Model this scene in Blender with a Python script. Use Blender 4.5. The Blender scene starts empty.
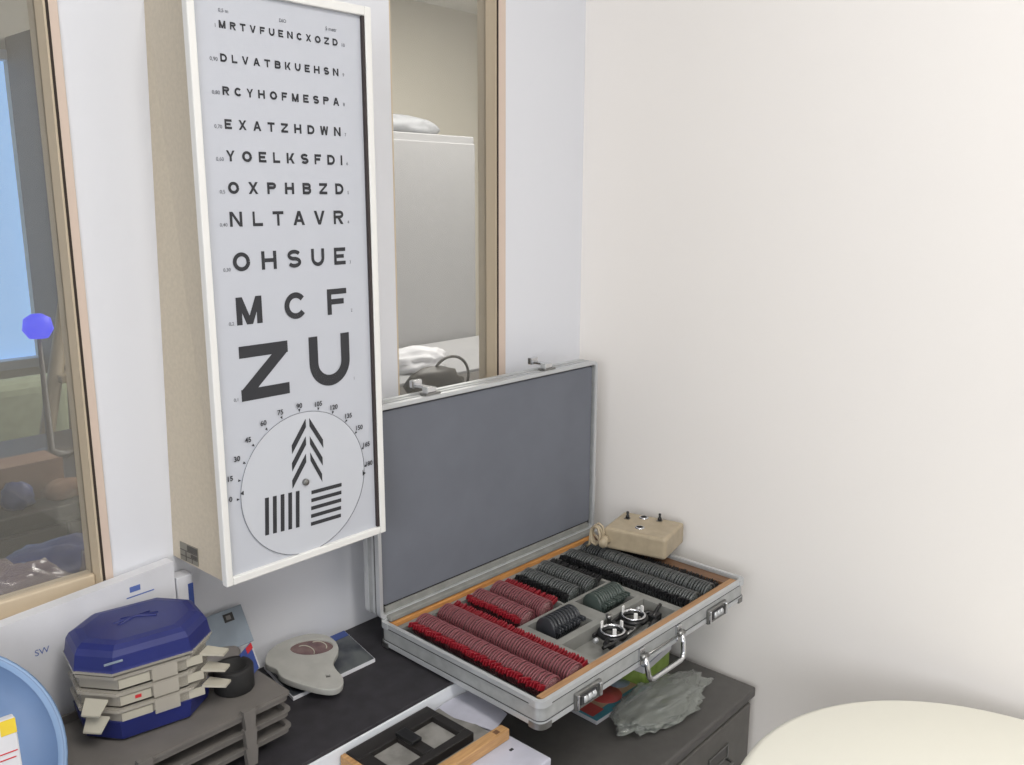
import bpy, bmesh, math, random
from mathutils import Vector, Matrix, noise
random.seed(7)
C = bpy.context.scene.collection
PI = math.pi
def lin(c):
    o = []
    for v in c:
        v /= 255.0
        o.append(v/12.92 if v <= .04045 else ((v+.055)/1.055)**2.4)
    return (*o, 1.0)
# ------------------------------------------------------------------ materials
def mat(name, rgb, rough=.5, metal=0.0, var=0.0, scale=30, bump=0.0, spec=.5, emit=None, estr=0, rgb2=None, coat=0.0):
    m = bpy.data.materials.new(name); m.use_nodes = True
    nt = m.node_tree; b = nt.nodes['Principled BSDF']
    b.inputs['Roughness'].default_value = rough; b.inputs['Metallic'].default_value = metal
    b.inputs['Specular IOR Level'].default_value = spec
    b.inputs['Coat Weight'].default_value = coat
    b.inputs['Base Color'].default_value = lin(rgb)
    if emit:
        b.inputs['Emission Color'].default_value = lin(emit); b.inputs['Emission Strength'].default_value = estr
    if var or rgb2 or bump:
        tc = nt.nodes.new('ShaderNodeTexCoord'); n = nt.nodes.new('ShaderNodeTexNoise')
        n.inputs['Scale'].default_value = scale; n.inputs['Detail'].default_value = 4
        nt.links.new(tc.outputs['Object'], n.inputs['Vector'])
        if var or rgb2:
            r = nt.nodes.new('ShaderNodeValToRGB'); a, c = r.color_ramp.elements
            a.position = .35; c.position = .65
            a.color = lin([max(0, v*(1-var)) for v in rgb]); c.color = lin(rgb2 or [min(255, v*(1+var)) for v in rgb])
            nt.links.new(n.outputs['Fac'], r.inputs['Fac']); nt.links.new(r.outputs['Color'], b.inputs['Base Color'])
        if bump:
            bp = nt.nodes.new('ShaderNodeBump'); bp.inputs['Strength'].default_value = bump; bp.inputs['Distance'].default_value = .002
            nt.links.new(n.outputs['Fac'], bp.inputs['Height']); nt.links.new(bp.outputs['Normal'], b.inputs['Normal'])
    return m
def wood(name, a, b_, scale=(3, 60, 60), rough=.5):
    m = bpy.data.materials.new(name); m.use_nodes = True; nt = m.node_tree; b = nt.nodes['Principled BSDF']
    b.inputs['Roughness'].default_value = rough
    tc = nt.nodes.new('ShaderNodeTexCoord'); mp = nt.nodes.new('ShaderNodeMapping'); n = nt.nodes.new('ShaderNodeTexNoise'); r = nt.nodes.new('ShaderNodeValToRGB')
    mp.inputs['Scale'].default_value = scale; n.inputs['Scale'].default_value = 5; n.inputs['Detail'].default_value = 6
    nt.links.new(tc.outputs['Object'], mp.inputs['Vector']); nt.links.new(mp.outputs['Vector'], n.inputs['Vector']); nt.links.new(n.outputs['Fac'], r.inputs['Fac'])
    r.color_ramp.elements[0].color = lin(a); r.color_ramp.elements[1].color = lin(b_); r.color_ramp.elements[0].position = .3; r.color_ramp.elements[1].position = .7
    nt.links.new(r.outputs['Color'], b.inputs['Base Color'])
    return m
def clear(name, rgb, fac, rough=.15, refl=.08):
    """see-through plastic / glass: transparent mixed with a body colour and a fresnel gloss"""
    m = bpy.data.materials.new(name); m.use_nodes = True; nt = m.node_tree; nt.nodes.clear()
    out = nt.nodes.new('ShaderNodeOutputMaterial'); t = nt.nodes.new('ShaderNodeBsdfTransparent'); d = nt.nodes.new('ShaderNodeBsdfDiffuse')
    g = nt.nodes.new('ShaderNodeBsdfGlossy'); m1 = nt.nodes.new('ShaderNodeMixShader'); m2 = nt.nodes.new('ShaderNodeMixShader'); lw = nt.nodes.new('ShaderNodeLayerWeight'); pw = nt.nodes.new('ShaderNodeMath'); f = nt.nodes.new('ShaderNodeMath')
    d.inputs['Color'].default_value = lin(rgb); g.inputs['Roughness'].default_value = rough; lw.inputs['Blend'].default_value = .5; pw.operation = 'POWER'; pw.inputs[1].default_value = 5; f.operation = 'MULTIPLY_ADD'; f.inputs[1].default_value = .96; f.inputs[2].default_value = .04; nt.links.new(lw.outputs['Facing'], pw.inputs[0]); nt.links.new(pw.outputs[0], f.inputs[0])
    m1.inputs['Fac'].default_value = fac
    nt.links.new(t.outputs[0], m1.inputs[1]); nt.links.new(d.outputs[0], m1.inputs[2])
    nt.links.new(f.outputs[0], m2.inputs['Fac']); nt.links.new(m1.outputs[0], m2.inputs[1]); nt.links.new(g.outputs[0], m2.inputs[2])
    nt.links.new(m2.outputs[0], out.inputs['Surface'])
    return m
M = dict(
 wall=mat('wall_paint', (217,218,223), .85, bump=.05, scale=120, spec=.2),
 wallr=mat('right_wall_paint', (234,230,226), .85, bump=.05, scale=120, spec=.2),
 wallo=mat('other_room_paint', (205,200,188), .9, spec=.2),
 ceil=mat('ceiling_paint', (235,235,232), .9, spec=.1),
 floor=mat('floor_lino', (120,116,110), .5, var=.05, scale=8),
 casing=mat('casing_beige', (205,186,172), .5), reveal=mat('reveal_beige', (196,180,156), .55), gap=mat('gap_dark', (48,38,32), .8),
 glass=clear('window_glass', (185,183,174), .11, .02),
 shelf=mat('shelf_dark', (42,40,44), .55, var=.12, scale=40, bump=.06), white=mat('white_laminate', (214,217,222), .5),
 cbody=mat('chart_casing_cream', (190,179,160), .5, var=.02, scale=200), cframe=mat('chart_frame_white', (226,225,222), .4),
 cface=mat('chart_face', (186,189,197), .28, spec=.6), ink=mat('chart_ink', (42,43,48), .5), inkl=mat('chart_ink_pale', (105,107,114), .5), cgap=mat('chart_gap', (52,44,44), .6),
 disc=mat('dial_plastic', (192,195,202), .3, spec=.6), plate=mat('label_plate', (122,118,108), .5), platei=mat('label_print', (70,66,60), .5),
 alu=mat('aluminium', (196,198,200), .4, .45), alupanel=mat('case_panel', (172,174,174), .45, .35, var=.04, scale=60), aludark=mat('aluminium_groove', (70,70,72), .5, .5),
 chrome=mat('chrome', (215,216,218), .12, 1.0), steel=mat('steel_grey', (140,140,138), .3, .9),
 felt=mat('lid_felt', (110,113,121), .95, var=.015, scale=14, bump=.1, spec=.1), feltl=mat('case_lining', (134,134,130), .9, var=.04, scale=40, spec=.15),
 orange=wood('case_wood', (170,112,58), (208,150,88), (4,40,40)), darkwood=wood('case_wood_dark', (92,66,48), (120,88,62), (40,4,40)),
 redh=mat('lens_handle_red', (134,17,32), .4), redr=mat('lens_rim_red', (122,68,74), .38), redl=clear('lens_glass_pink', (170,120,122), .45, .1),
 blkh=mat('lens_handle_black', (22,22,24), .4), blkr=mat('lens_rim_grey', (98,100,100), .32, .5), blkl=clear('lens_glass_grey', (105,110,108), .45, .1),
 ovr=mat('disc_rim_dark', (46,48,52), .38), ovg=mat('disc_rim_green', (62,72,68), .38),
 black=mat('black_plastic', (20,20,21), .4), blackm=mat('black_matt', (26,25,25), .7), darkbrown=mat('black_frame_paint', (27,24,23), .5),
 beige=mat('beige_plastic', (168,154,130), .45, var=.03, scale=60), socket=mat('socket_dark', (30,30,36), .5),
 blue=mat('blue_plastic', (28,36,98), .38, var=.04, scale=20), clearp=clear('clear_plastic', (196,190,178), .42, .2), clearw=mat('tray_label_white', (172,167,153), .6), greyw=mat('tray_divider', (120,118,112), .5), red=mat('red_print', (190,38,44), .5),
 tray=mat('tray_grey', (104,100,96), .55, var=.03, scale=30), trayd=mat('tray_grey_dark', (95,90,86), .6),
 pd=mat('grey_plastic_plate', (164,163,158), .5, var=.03, scale=40), pdwin=mat('tinted_window', (96,72,74), .15, spec=.7, rgb2=(120,96,92), scale=60),
 paper=mat('paper_white', (208,208,212), .8, var=.02, scale=15), paperl=mat('paper_lilac', (178,178,190), .8, var=.03, scale=30), lettering=mat('blue_print', (88,108,170), .7),
 photo=mat('brochure_photo', (34,38,50), .3, rgb2=(88,92,92), scale=26), bluecard=mat('blue_card', (52,74,140), .45),
 folder=mat('folder_bluegrey', (128,140,152), .3, var=.05, scale=20), greybag=mat('grey_pouch', (112,108,106), .45, var=.08, scale=30),
 tub=mat('tub_blue', (98,124,162), .45, var=.03, scale=8), tubr=mat('tub_rim', (122,150,186), .4),
 yellow=mat('yellow_print', (224,196,60), .5), foil=mat('blister_foil', (200,204,214), .2, .7),
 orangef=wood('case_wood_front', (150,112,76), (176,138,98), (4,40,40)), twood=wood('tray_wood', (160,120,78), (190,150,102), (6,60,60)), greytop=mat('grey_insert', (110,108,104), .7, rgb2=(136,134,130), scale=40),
 cab=mat('cabinet_grey', (86,84,82), .5, var=.03, scale=60), cabf=mat('cabinet_front_grey', (92,90,86), .45, var=.03, scale=60),
 teal=mat('magazine_teal', (70,134,150), .35, var=.1, scale=20), magr=mat('magazine_red', (168,70,66), .4), magt=mat('magazine_tan', (176,146,120), .4),
 bag=clear('clear_bag', (168,172,166), .38, .2), green=mat('green_pack', (122,150,58), .45, rgb2=(152,176,92), scale=40), cream=mat('cream_laminate', (232,230,218), .45),
 bluebag=mat('blue_bag', (34,44,100), .5, rgb2=(56,68,124), scale=20), pinkbag=clear('clear_pink_bag', (140,122,124), .6, .15),
 card=wood('cardboard', (138,108,88), (150,120,98), (6,6,6), .8), chairc=mat('armchair_fabric', (158,166,140), .9, var=.03), deskd=mat('desk_dark', (62,56,52), .5), deskf=mat('desk_drawer', (82,76,70), .5),
 brown=wood('wardrobe_brown', (84,72,64), (98,86,76), (20,20,3), .6), greyc=mat('grey_cabinet', (150,150,152), .6), greyi=mat('grey_items', (126,128,132), .6, var=.05),
 ladder=mat('beige_ladder', (150,136,112), .6), led=mat('blue_led', (20,24,90), .5, emit=(40,52,250), estr=1.25),
 sky=mat('window_daylight', (170,205,240), .5, emit=(150,195,245), estr=1.0),
)
# ------------------------------------------------------------------ mesh helpers
class MB:
    def __init__(s): s.bm = bmesh.new(); s.mats = []
    def mi(s, m):
        if m not in s.mats: s.mats.append(m)
        return s.mats.index(m)
    def add(s, tmp, m, T=None):
        if T is not None: bmesh.ops.transform(tmp, matrix=T, verts=tmp.verts)
        i = s.mi(m); vm = {}
        for v in tmp.verts: vm[v] = s.bm.verts.new(v.co)
        for f in tmp.faces:
            try: nf = s.bm.faces.new([vm[v] for v in f.verts])
            except ValueError: continue
            nf.material_index = i; nf.smooth = f.smooth
        tmp.free(); return s
    def box(s, x0, x1, y0, y1, z0, z1, m, bev=0.0, seg=2, T=None):
        t = bmesh.new(); bmesh.ops.create_cube(t, size=1)
        for v in t.verts: v.co = Vector(((x0+x1)/2+v.co.x*(x1-x0), (y0+y1)/2+v.co.y*(y1-y0), (z0+z1)/2+v.co.z*(z1-z0)))
        if bev:
            bmesh.ops.bevel(t, geom=list(t.edges), offset=bev, segments=seg, affect='EDGES', profile=.5)
        return s.add(t, m, T)
    def prism(s, pts, z0, z1, m, bev=0.0, T=None):
        t = bmesh.new(); a = [t.verts.new((x, y, z0)) for x, y in pts]; b = [t.verts.new((x, y, z1)) for x, y in pts]; n = len(pts)
        t.faces.new(a[::-1]); top = t.faces.new(b)
        for i in range(n): t.faces.new((a[i], a[(i+1) % n], b[(i+1) % n], b[i]))
        bmesh.ops.recalc_face_normals(t, faces=t.faces)
        if bev: bmesh.ops.bevel(t, geom=[e for e in top.edges], offset=bev, segments=3, affect='EDGES', profile=.5)
        return s.add(t, m, T)
    def loft(s, rings, m, cap0=True, cap1=True, smooth=False, T=None, closed=True):
        """rings: lists of 3-D points with equal counts"""
        t = bmesh.new(); R = [[t.verts.new(p) for p in r] for r in rings]; n = len(rings[0])
        for a, b in zip(R[:-1], R[1:]):
            for i in range(n if closed else n-1):
                f = t.faces.new((a[i], a[(i+1) % n], b[(i+1) % n], b[i])); f.smooth = smooth
        if cap0: t.faces.new(R[0][::-1])
        if cap1: t.faces.new(R[-1])
        bmesh.ops.recalc_face_normals(t, faces=t.faces)
        return s.add(t, m, T)
    def ring(s, outer, inner, z0, z1, m, T=None):
        """band between two outlines of equal count, z0..z1"""
        o0 = [(x, y, z0) for x, y in outer]; o1 = [(x, y, z1) for x, y in outer]; i0 = [(x, y, z0) for x, y in inner]; i1 = [(x, y, z1) for x, y in inner]
        t = bmesh.new(); R = [[t.verts.new(p) for p in r] for r in (o0, o1, i1, i0)]; n = len(outer)
        for k in range(4):
            a, b = R[k], R[(k+1) % 4]
            for i in range(n): t.faces.new((a[i], a[(i+1) % n], b[(i+1) % n], b[i]))
        bmesh.ops.recalc_face_normals(t, faces=t.faces)
        return s.add(t, m, T)
    def lathe(s, prof, m, n=32, T=None, smooth=True):
        """prof: (r, z) around z"""
        t = bmesh.new(); R = []
        for r, z in prof:
            R.append([t.verts.new((r*math.cos(2*PI*i/n), r*math.sin(2*PI*i/n), z)) for i in range(n)] if r > 1e-6 else [t.verts.new((0, 0, z))])
        for a, b in zip(R[:-1], R[1:]):
            for i in range(n):
                j = (i+1) % n
                if len(a) == 1 and len(b) == 1: continue
                if len(a) == 1: f = t.faces.new((a[0], b[j], b[i]))
                elif len(b) == 1: f = t.faces.new((a[i], a[j], b[0]))
                else: f = t.faces.new((a[i], a[j], b[j], b[i]))
                f.smooth = smooth
        bmesh.ops.recalc_face_normals(t, faces=t.faces)
        return s.add(t, m, T)
    def tube(s, pts, r, m, n=8, T=None):
        pts = [Vector(p) for p in pts]; rings = []; up = Vector((.13, .21, .97)).normalized()
        for i, p in enumerate(pts):
            d = (pts[min(i+1, len(pts)-1)]-pts[max(i-1, 0)]).normalized()
            a = d.cross(up); a = a.normalized() if a.length > 1e-5 else Vector((1, 0, 0)); b = a.cross(d).normalized(); up = b
            rings.append([p+(a*math.cos(2*PI*k/n)+b*math.sin(2*PI*k/n))*r for k in range(n)])
        return s.loft(rings, m, smooth=True, T=T)
    def obj(s, name, parent=None, loc=None, smooth_angle=None):
        me = bpy.data.meshes.new(name); s.bm.to_mesh(me); s.bm.free()
        for m in s.mats: me.materials.append(m)
        o = bpy.data.objects.new(name, me); C.objects.link(o)
        if parent: o.parent = parent
        if loc: o.location = loc
        return o
def rrect(w, d, r, n=5, cx=0, cy=0):
    p = []
    for sx, sy, a0 in ((1, 1, 0), (-1, 1, 90), (-1, -1, 180), (1, -1, 270)):
        for i in range(n+1):
            a = math.radians(a0+90*i/n); p.append((cx+sx*(w/2-r)+r*math.cos(a), cy+sy*(d/2-r)+r*math.sin(a)))
    return p
def octo(w, d, c, k=0): # octagon outline
    x, y = w/2-k, d/2-k; c = c-k*.4
    return [(x-c, -y), (x, -y+c), (x, y-c), (x-c, y), (-x+c, y), (-x, y-c), (-x, -y+c), (-x+c, -y)]
def tag(o, label=None, cat=None, group=None, kind=None):
    if label: o['label'] = label
    if cat: o['category'] = cat
    if group: o['group'] = group
    if kind: o['kind'] = kind
    return o
def thing(name, label, cat, loc=(0, 0, 0), rz=0.0, group=None, rx=0.0):
    o = bpy.data.objects.new(name, None); o.empty_display_size = .02; C.objects.link(o); o.location = loc; o.rotation_euler = (rx, 0, rz)
    return tag(o, label, cat, group)
def struct(o): o['kind'] = 'structure'; return o
Tr = Matrix.Translation
def Rx(a): return Matrix.Rotation(math.radians(a), 4, 'X')
def Ry(a): return Matrix.Rotation(math.radians(a), 4, 'Y')
def Rz(a): return Matrix.Rotation(math.radians(a), 4, 'Z')
def curve_mesh(cu):
    ob = bpy.data.objects.new('tmp', cu); C.objects.link(ob); dg = bpy.context.evaluated_depsgraph_get()
    me = bpy.data.meshes.new_from_object(ob.evaluated_get(dg)); bpy.data.objects.remove(ob); bpy.data.curves.remove(cu); return me
def glyph(ch, bold=.02):
    cu = bpy.data.curves.new('g', 'FONT'); cu.body = ch; cu.size = 1; cu.offset = bold; cu.fill_mode = 'FRONT'; cu.resolution_u = 5
    return curve_mesh(cu)
_gc = {}
def put_text(mb, s, x0, z0, h, m, bold=.02, width=None, y=0.0, track=1.0):
    """a word with its lower left at x0, z0 and cap height h, standing in the XZ plane and facing -Y"""
    cu = bpy.data.curves.new('g', 'FONT'); cu.body = s; cu.size = 1; cu.offset = bold; cu.fill_mode = 'FRONT'; cu.resolution_u = 4; cu.space_character = track
    me = curve_mesh(cu); t = bmesh.new(); t.from_mesh(me); bpy.data.meshes.remove(me)
    if not t.verts: t.free(); return 0
    xs = [v.co.x for v in t.verts]; k = h/.7; kx = k if width is None else width/(max(xs)-min(xs)); mn = min(xs)
    for v in t.verts: v.co = Vector((x0+(v.co.x-mn)*kx, y, z0+v.co.y*k))
    w = (max(xs)-mn)*kx; mb.add(t, m); return w
SW_ = .205
def arc(cx, cy, rx, ry, a0, a1, n=14): return [(cx+rx*math.cos(math.radians(a0+(a1-a0)*i/n)), cy+ry*math.sin(math.radians(a0+(a1-a0)*i/n))) for i in range(n+1)]
def optotype(ch):
    """quads of a block test letter in the unit square"""
    q = []; w = SW_ if ch.isupper() else SW_; h = w/2
    def bar(x0, x1, y0, y1): q.append([(x0, y0), (x1, y0), (x1, y1), (x0, y1)])
    def diag(xb, yb, xt, yt, hw): q.append([(xb, yb), (xb+hw, yb), (xt+hw, yt), (xt, yt)])
    def rib(P):
        L = []
        for i, p in enumerate(P):
            a, b = P[max(i-1, 0)], P[min(i+1, len(P)-1)]; dx, dy = b[0]-a[0], b[1]-a[1]; l = math.hypot(dx, dy); nx, ny = -dy/l*h, dx/l*h
            L.append(((p[0]+nx, p[1]+ny), (p[0]-nx, p[1]-ny)))
        for a, b in zip(L[:-1], L[1:]): q.append([a[0], a[1], b[1], b[0]])
    d = .24
    if ch in 'FEBPRDKLHNM': bar(0, w, 0, 1)
    if ch in 'FE': bar(w, 1, 1-w, 1); bar(w, .85, .5-h, .5+h)
    if ch in 'EL': bar(w, 1, 0, w)
    if ch in 'HNM': bar(1-w, 1, 0, 1)
    if ch == 'H': bar(w, 1-w, .5-h, .5+h)
    if ch == 'N': diag(1-d, 0, 0, 1, d)
    if ch == 'M': diag(.5-d/2, .0, .0, 1, d); diag(.5-d/2, .0, 1-d, 1, d)
    if ch == 'T': bar(0, 1, 1-w, 1); bar(.5-h, .5+h, 0, 1-w)
    if ch == 'I': bar(.0, 1, 0, 1)
    if ch == 'A': diag(0, 0, .5-d/2, 1, d); diag(1-d, 0, .5-d/2, 1, d); bar(.2, .8, .22, .22+w*.9)
    if ch == 'V': diag(.5-d/2, 0, 0, 1, d); diag(.5-d/2, 0, 1-d, 1, d)
    if ch == 'W': e = .2; diag(.26-e/2, 0, 0, 1, e); diag(.26-e/2, 0, .5-e/2, 1, e); diag(.74-e/2, 0, .5-e/2, 1, e); diag(.74-e/2, 0, 1-e, 1, e)
    if ch == 'X': diag(0, 0, 1-d-.03, 1, d+.03); diag(1-d-.03, 0, 0, 1, d+.03)
    if ch == 'Y': bar(.5-h, .5+h, 0, .45); diag(.5-h, .42, 0, 1, d); diag(.5-h, .42, 1-d, 1, d)
    if ch == 'Z': bar(0, 1, 0, w); bar(0, 1, 1-w, 1); diag(0, w*.9, 1-d-.08, 1-w*.9, d+.08)
    if ch == 'K': diag(w*.9, .30, 1-d-.06, 1, d+.08); diag(1-d-.04, 0, .34, .60, d+.04)
    if ch in 'OC': rib(arc(.5, .5, .5-h, .5-h, 0 if ch == 'O' else 38, 360 if ch == 'O' else 322, 36))
    if ch == 'D': rib([(w*.5, 1-h), (.45, 1-h)]+arc(.45, .5, .55-h, .5-h, 90, -90, 24)+[(w*.5, h)])
    if ch == 'U': rib([(h, 1), (h, .48)]+arc(.5, .48, .5-h, .48-h, 180, 360, 24)+[(1-h, .48), (1-h, 1)])
    if ch in 'PRB': rib([(w*.5, 1-h), (.6, 1-h)]+arc(.6, .71, .38-h if ch == 'B' else .40-h, .29-h, 90, -90, 16)+[(w*.5, .42+h)])
    if ch == 'B': rib([(w*.5, .42+h), (.6, .42+h)]+arc(.6, .26+h*.5, .40-h, .26-h*.5, 90, -90, 16)+[(w*.5, h)])
    if ch == 'R': diag(1-d-.06, 0, .36, .46, d+.04)
    if ch == 'S': rib(arc(.5, .75-h*.5, .5-h, .25-h*.5, 22, 270, 20)+arc(.5, .25+h*.5, .5-h, .25-h*.5, 90, -158, 20)[1:])
    return q
def put_glyph(mb, ch, xc, zc, h, w, m, y):
    t = bmesh.new()
    for k, f in enumerate(optotype(ch)):
        if sum(f[i][0]*f[(i+1) % len(f)][1]-f[(i+1) % len(f)][0]*f[i][1] for i in range(len(f))) < 0: f = f[::-1]
        vs = [t.verts.new((xc+(a-.5)*w, y-k*1.5e-5, zc+(b-.5)*h)) for a, b in f]
        try: t.faces.new(vs)
        except ValueError: pass
    mb.add(t, m)
def blob(mb, m, c, size, seed=0, amp=.25, freq=3.0, sub=4, flat=None):
    """crumpled soft lump; flat = height its underside is pressed to"""
    t = bmesh.new(); bmesh.ops.create_icosphere(t, subdivisions=sub, radius=1)
    for v in t.verts:
        n = v.co.normalized(); k = 1+amp*noise.noise(n*freq+Vector((seed*7.3, seed*3.1, seed)))+amp*.5*noise.noise(n*freq*2.7+Vector((seed, 5, 2)))
        q = Vector((n.x*size[0]*k, n.y*size[1]*k, n.z*size[2]*k))+Vector(c)
        if flat is not None: q.z = max(q.z, flat)
        v.co = q
    for f in t.faces: f.smooth = True
    return mb.add(t, m)

YW, XR = 1.095, 1.42          # back wall, right wall
W1 = (-.62, .4285, .945, 2.25)  # openings x0, x1, z0, z1
W2 = (.930, 1.1707, .945, 2.25)
WT = .045
# ------------------------------------------------------------------ shell
b = MB()
for x0, x1, z0, z1 in ((-2.4, W1[0], 0, 2.6), (W1[0], W1[1], 0, W1[2]), (W1[0], W1[1], W1[3], 2.6), (W1[1], W2[0], 0, 2.6), (W2[0], W2[1], 0, W2[2]), (W2[0], W2[1], W2[3], 2.6), (W2[1], 4.6, 0, 2.6)):
    b.box(x0, x1, YW, YW+WT, z0, z1, M['wall'])
struct(b.obj('wall_back'))
struct(MB().box(XR, XR+.1, -3.1, YW, 0, 2.6, M['wallr']).obj('wall_right'))
struct(MB().box(-2.4, -2.3, -3.1, YW, 0, 2.6, M['wall']).obj('wall_left'))
struct(MB().box(-2.4, XR+.1, -3.2, -3.1, 0, 2.6, M['wall']).obj('wall_front'))
struct(MB().box(-2.4, 4.7, -3.2, 4.7, -.1, 0, M['floor']).obj('floor'))
struct(MB().box(-2.4, 4.7, -3.2, 4.7, 2.6, 2.7, M['ceil']).obj('ceiling'))
# the room seen through the partition glass: far wall with its own window opening, side walls
FY = 4.2
b = MB()
for x0, x1, z0, z1 in ((-2.4, -.6, 0, 2.6), (-.6, 1.47, 0, .7), (-.6, 1.47, 2.05, 2.6), (1.47, 4.7, 0, 2.6)): b.box(x0, x1, FY, FY+.1, z0, z1, M['wallo'])
struct(b.obj('wall_far'))
b = MB(); b.box(4.6, 4.7, YW, FY, 0, 2.6, M['wallo']); b.box(-2.4, -2.3, YW+WT, FY, 0, 2.6, M['wallo']); struct(b.obj('wall_side'))
w = struct(thing('window_3', None, None, (0, FY, 0))); del_keys = None
MB().box(-.6, 1.47, .06, .07, .7, 2.05, M['sky']).obj('pane', w)
fr = MB(); [fr.box(x, x+.04, -.02, .05, .7, 2.05, M['white']) for x in (-.6, .42)]; [fr.box(-.6, 1.47, -.02, .05, z, z+.04, M['white']) for z in (.7, 2.01)]; fr.obj('frame', w)
# partition windows
for nm, (x0, x1, z0, z1) in (('window_1', W1), ('window_2', W2)):
    w = struct(thing(nm, None, None, (0, YW, 0)))
    f = MB(); cw = .0125 if nm == 'window_1' else .021
    f.box(x1+.002, x1+cw, -.002, .004, z0-cw, z1+cw, M['casing'], .0008)
    if nm == 'window_1':
        f.box(x0-cw, x0-.003, -.002, .004, z0-cw, z1+cw, M['casing'], .0008)
    f.box(x0-.003, x1+.002, -.002, .004, z0-.008, z0-.002, M['casing'])
    f.box(x0-.003, x1+.002, -.002, .004, z1+.003, z1+cw, M['casing'], .0008)
    f.obj('casing', w)
    g = MB(); g.box(x1-.0005, x1+.002, -.0022, .01, z0, z1, M['gap']); g.box(x0, x1, -.002, .01, z0-.002, z0+.001, M['gap']); g.obj('gasket', w)
    r = MB(); r.box(x1-.003, x1-.0005, .0, .044, z0, z1, M['reveal']); r.box(x0, x0+.003, .0, .044, z0, z1, M['reveal']); r.box(x0, x1-.003, .0, .044, z0+.001, z0+.004, M['reveal'])
    r.box(x0+.003, x1-.003, .016, .040, z0+.004, z0+.026, M['reveal'], .002)
    r.obj('frame', w)
    MB().box(x0+.003, x1-.003, .024, .028, z0+.026, z1, M['glass']).obj('pane', w)

# ------------------------------------------------------------------ worktop
ZS = .752
b = MB(); b.box(-1.2, .99, .852, YW-.001, ZS-.028, ZS, M['shelf'], .0015); b.box(.99, XR-.002, .852, YW-.001, ZS-.028, ZS, M['shelf'], .0015)
sh = thing('worktop', 'long dark worktop with a white front edge running along the back wall', 'worktop', (0, 0, 0))
MB().box(-1.2, XR-.003, .852, YW-.001, ZS-.006, ZS-.0006, M['shelf'], .001).obj('mat_top', sh)
b.bm.free()
b = MB(); b.box(-1.2, XR-.003, .850, YW-.001, ZS-.030, ZS-.006, M['white'], .001); b.obj('front_edge', sh)
b = MB(); b.box(-1.2, .80, .856, .875, 0.001, ZS-.03, M['white'], .001); b.obj('front_panel', sh)

# ------------------------------------------------------------------ eye chart
YF = .966
ch = thing('eye_chart', 'tall white letter chart light box with black letter rows and a fan dial', 'eye chart', (.658, YW, .96))
def R_(x, y, z): return (x-.658, y-YW, z-.96)
ZT = 1.694; xL, xR_, zB = .5275, .7885, .9625
# casing: side walls reach back to the wall, a little deeper at the top left
front = [R_(xL+.004, YF+.006, zB+.003), R_(xR_-.004, YF+.006, zB+.003), R_(xR_-.004, YF+.006, ZT-.003), R_(xL+.004, YF+.006, ZT-.003)]
back = [R_(.5235, YW, zB+.008), R_(.78, YW, zB+.008), R_(.78, YW, ZT), R_(.544, YW, ZT)]
MB().loft([back, front], M['cbody']).obj('casing', ch)
def rectring(mb, x0, x1, z0, z1, l, r, bo, t, y0, y1, m, bev=.0015):
    mb.box(x0, x0+l, y0, y1, z0, z1, m, bev); mb.box(x1-r, x1, y0, y1, z0, z1, m, bev); mb.box(x0+l, x1-r, y0, y1, z0, z0+bo, m, bev); mb.box(x0+l, x1-r, y0, y1, z1-t, z1, m, bev)
b = MB(); rectring(b, xL-.658, xR_-.658, zB-.96, ZT-.96, .0095, .0105, .0105, .012, YF-YW-.002, YF-YW+.010, M['cframe']); b.obj('frame', ch)
MB().box(.537-.658, .778-.658, YF-YW+.004, YF-YW+.007, .972-.96, 1.683-.96, M['cface']).obj('face', ch)
MB().box(.7738-.658, .7785-.658, YF-YW-.0005, YF-YW+.0038, .974-.96, 1.682-.96, M['cgap']).obj('inner_edge', ch)
yi = YF-YW+.0036
rows = [('MRTVFUENCXOZD', .5687, .7363, 1.6442, .0080, '1', '10'), ('DLVATBKUEHSN', .5679, .7359, 1.6075, .0086, '0,90', '9'), ('RCYHOFMESPA', .5681, .7352, 1.5709, .0093, '0,80', '8'),
 ('EXATZHDWN', .5682, .7359, 1.5334, .0106, '0,70', '7'), ('YOELKSFDI', .5677, .737, 1.4971, .0120, '0,60', '6'), ('OXPHBZD', .5673, .737, 1.4601, .0134, '0,5', '5'), ('NLTAVR', .567, .7353, 1.4231, .0168, '0,40', '4'),
 ('OHSUE', .5675, .7365, 1.3719, .0215, '0,30', '3'), ('MCF', .568, .7356, 1.3115, .0325, '0,2', '2'), ('ZU', .5680, .737, 1.2327, .0660, '0,1', '1')]
WF = dict(I=.2, M=.98, W=1.08, T=.86, A=.94, X=.9, V=.92, L=.76, F=.78, E=.80, O=1.0, C=.93, D=.90, H=.92, N=.92)
for t, x0, x1, zc, h, lt, rt in rows:
    b = MB(); n = len(t); h *= 1.06; wd = [h*WF.get(c, .86)*1.03 for c in t]; SW_ = .25 if h < .015 else .215
    if t == 'MCF': wd = [.036, .034, .032]
    if t == 'ZU': wd = [.0705, .066]
    tot = sum(wd); gp = ((x1-x0)-tot)/(n-1); x = x0
    for c, wc in zip(t, wd):
        put_glyph(b, c, x+wc/2-.658, zc-.96, h, wc, M['ink'], yi); x += wc+gp
    b.obj('letter_row', ch)
b = MB()
for t, x0, x1, zc, h, lt, rt in rows:
    s = .0042
    put_text(b, lt, x0-.658-(.005 if len(lt) < 2 else .011 if len(lt) < 4 else .0135), zc-.96-h/2, s, M['inkl'], .01, y=yi)
    put_text(b, rt, x1-.658+.0065, zc-.96-h/2, s, M['inkl'], .01, y=yi)
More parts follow.
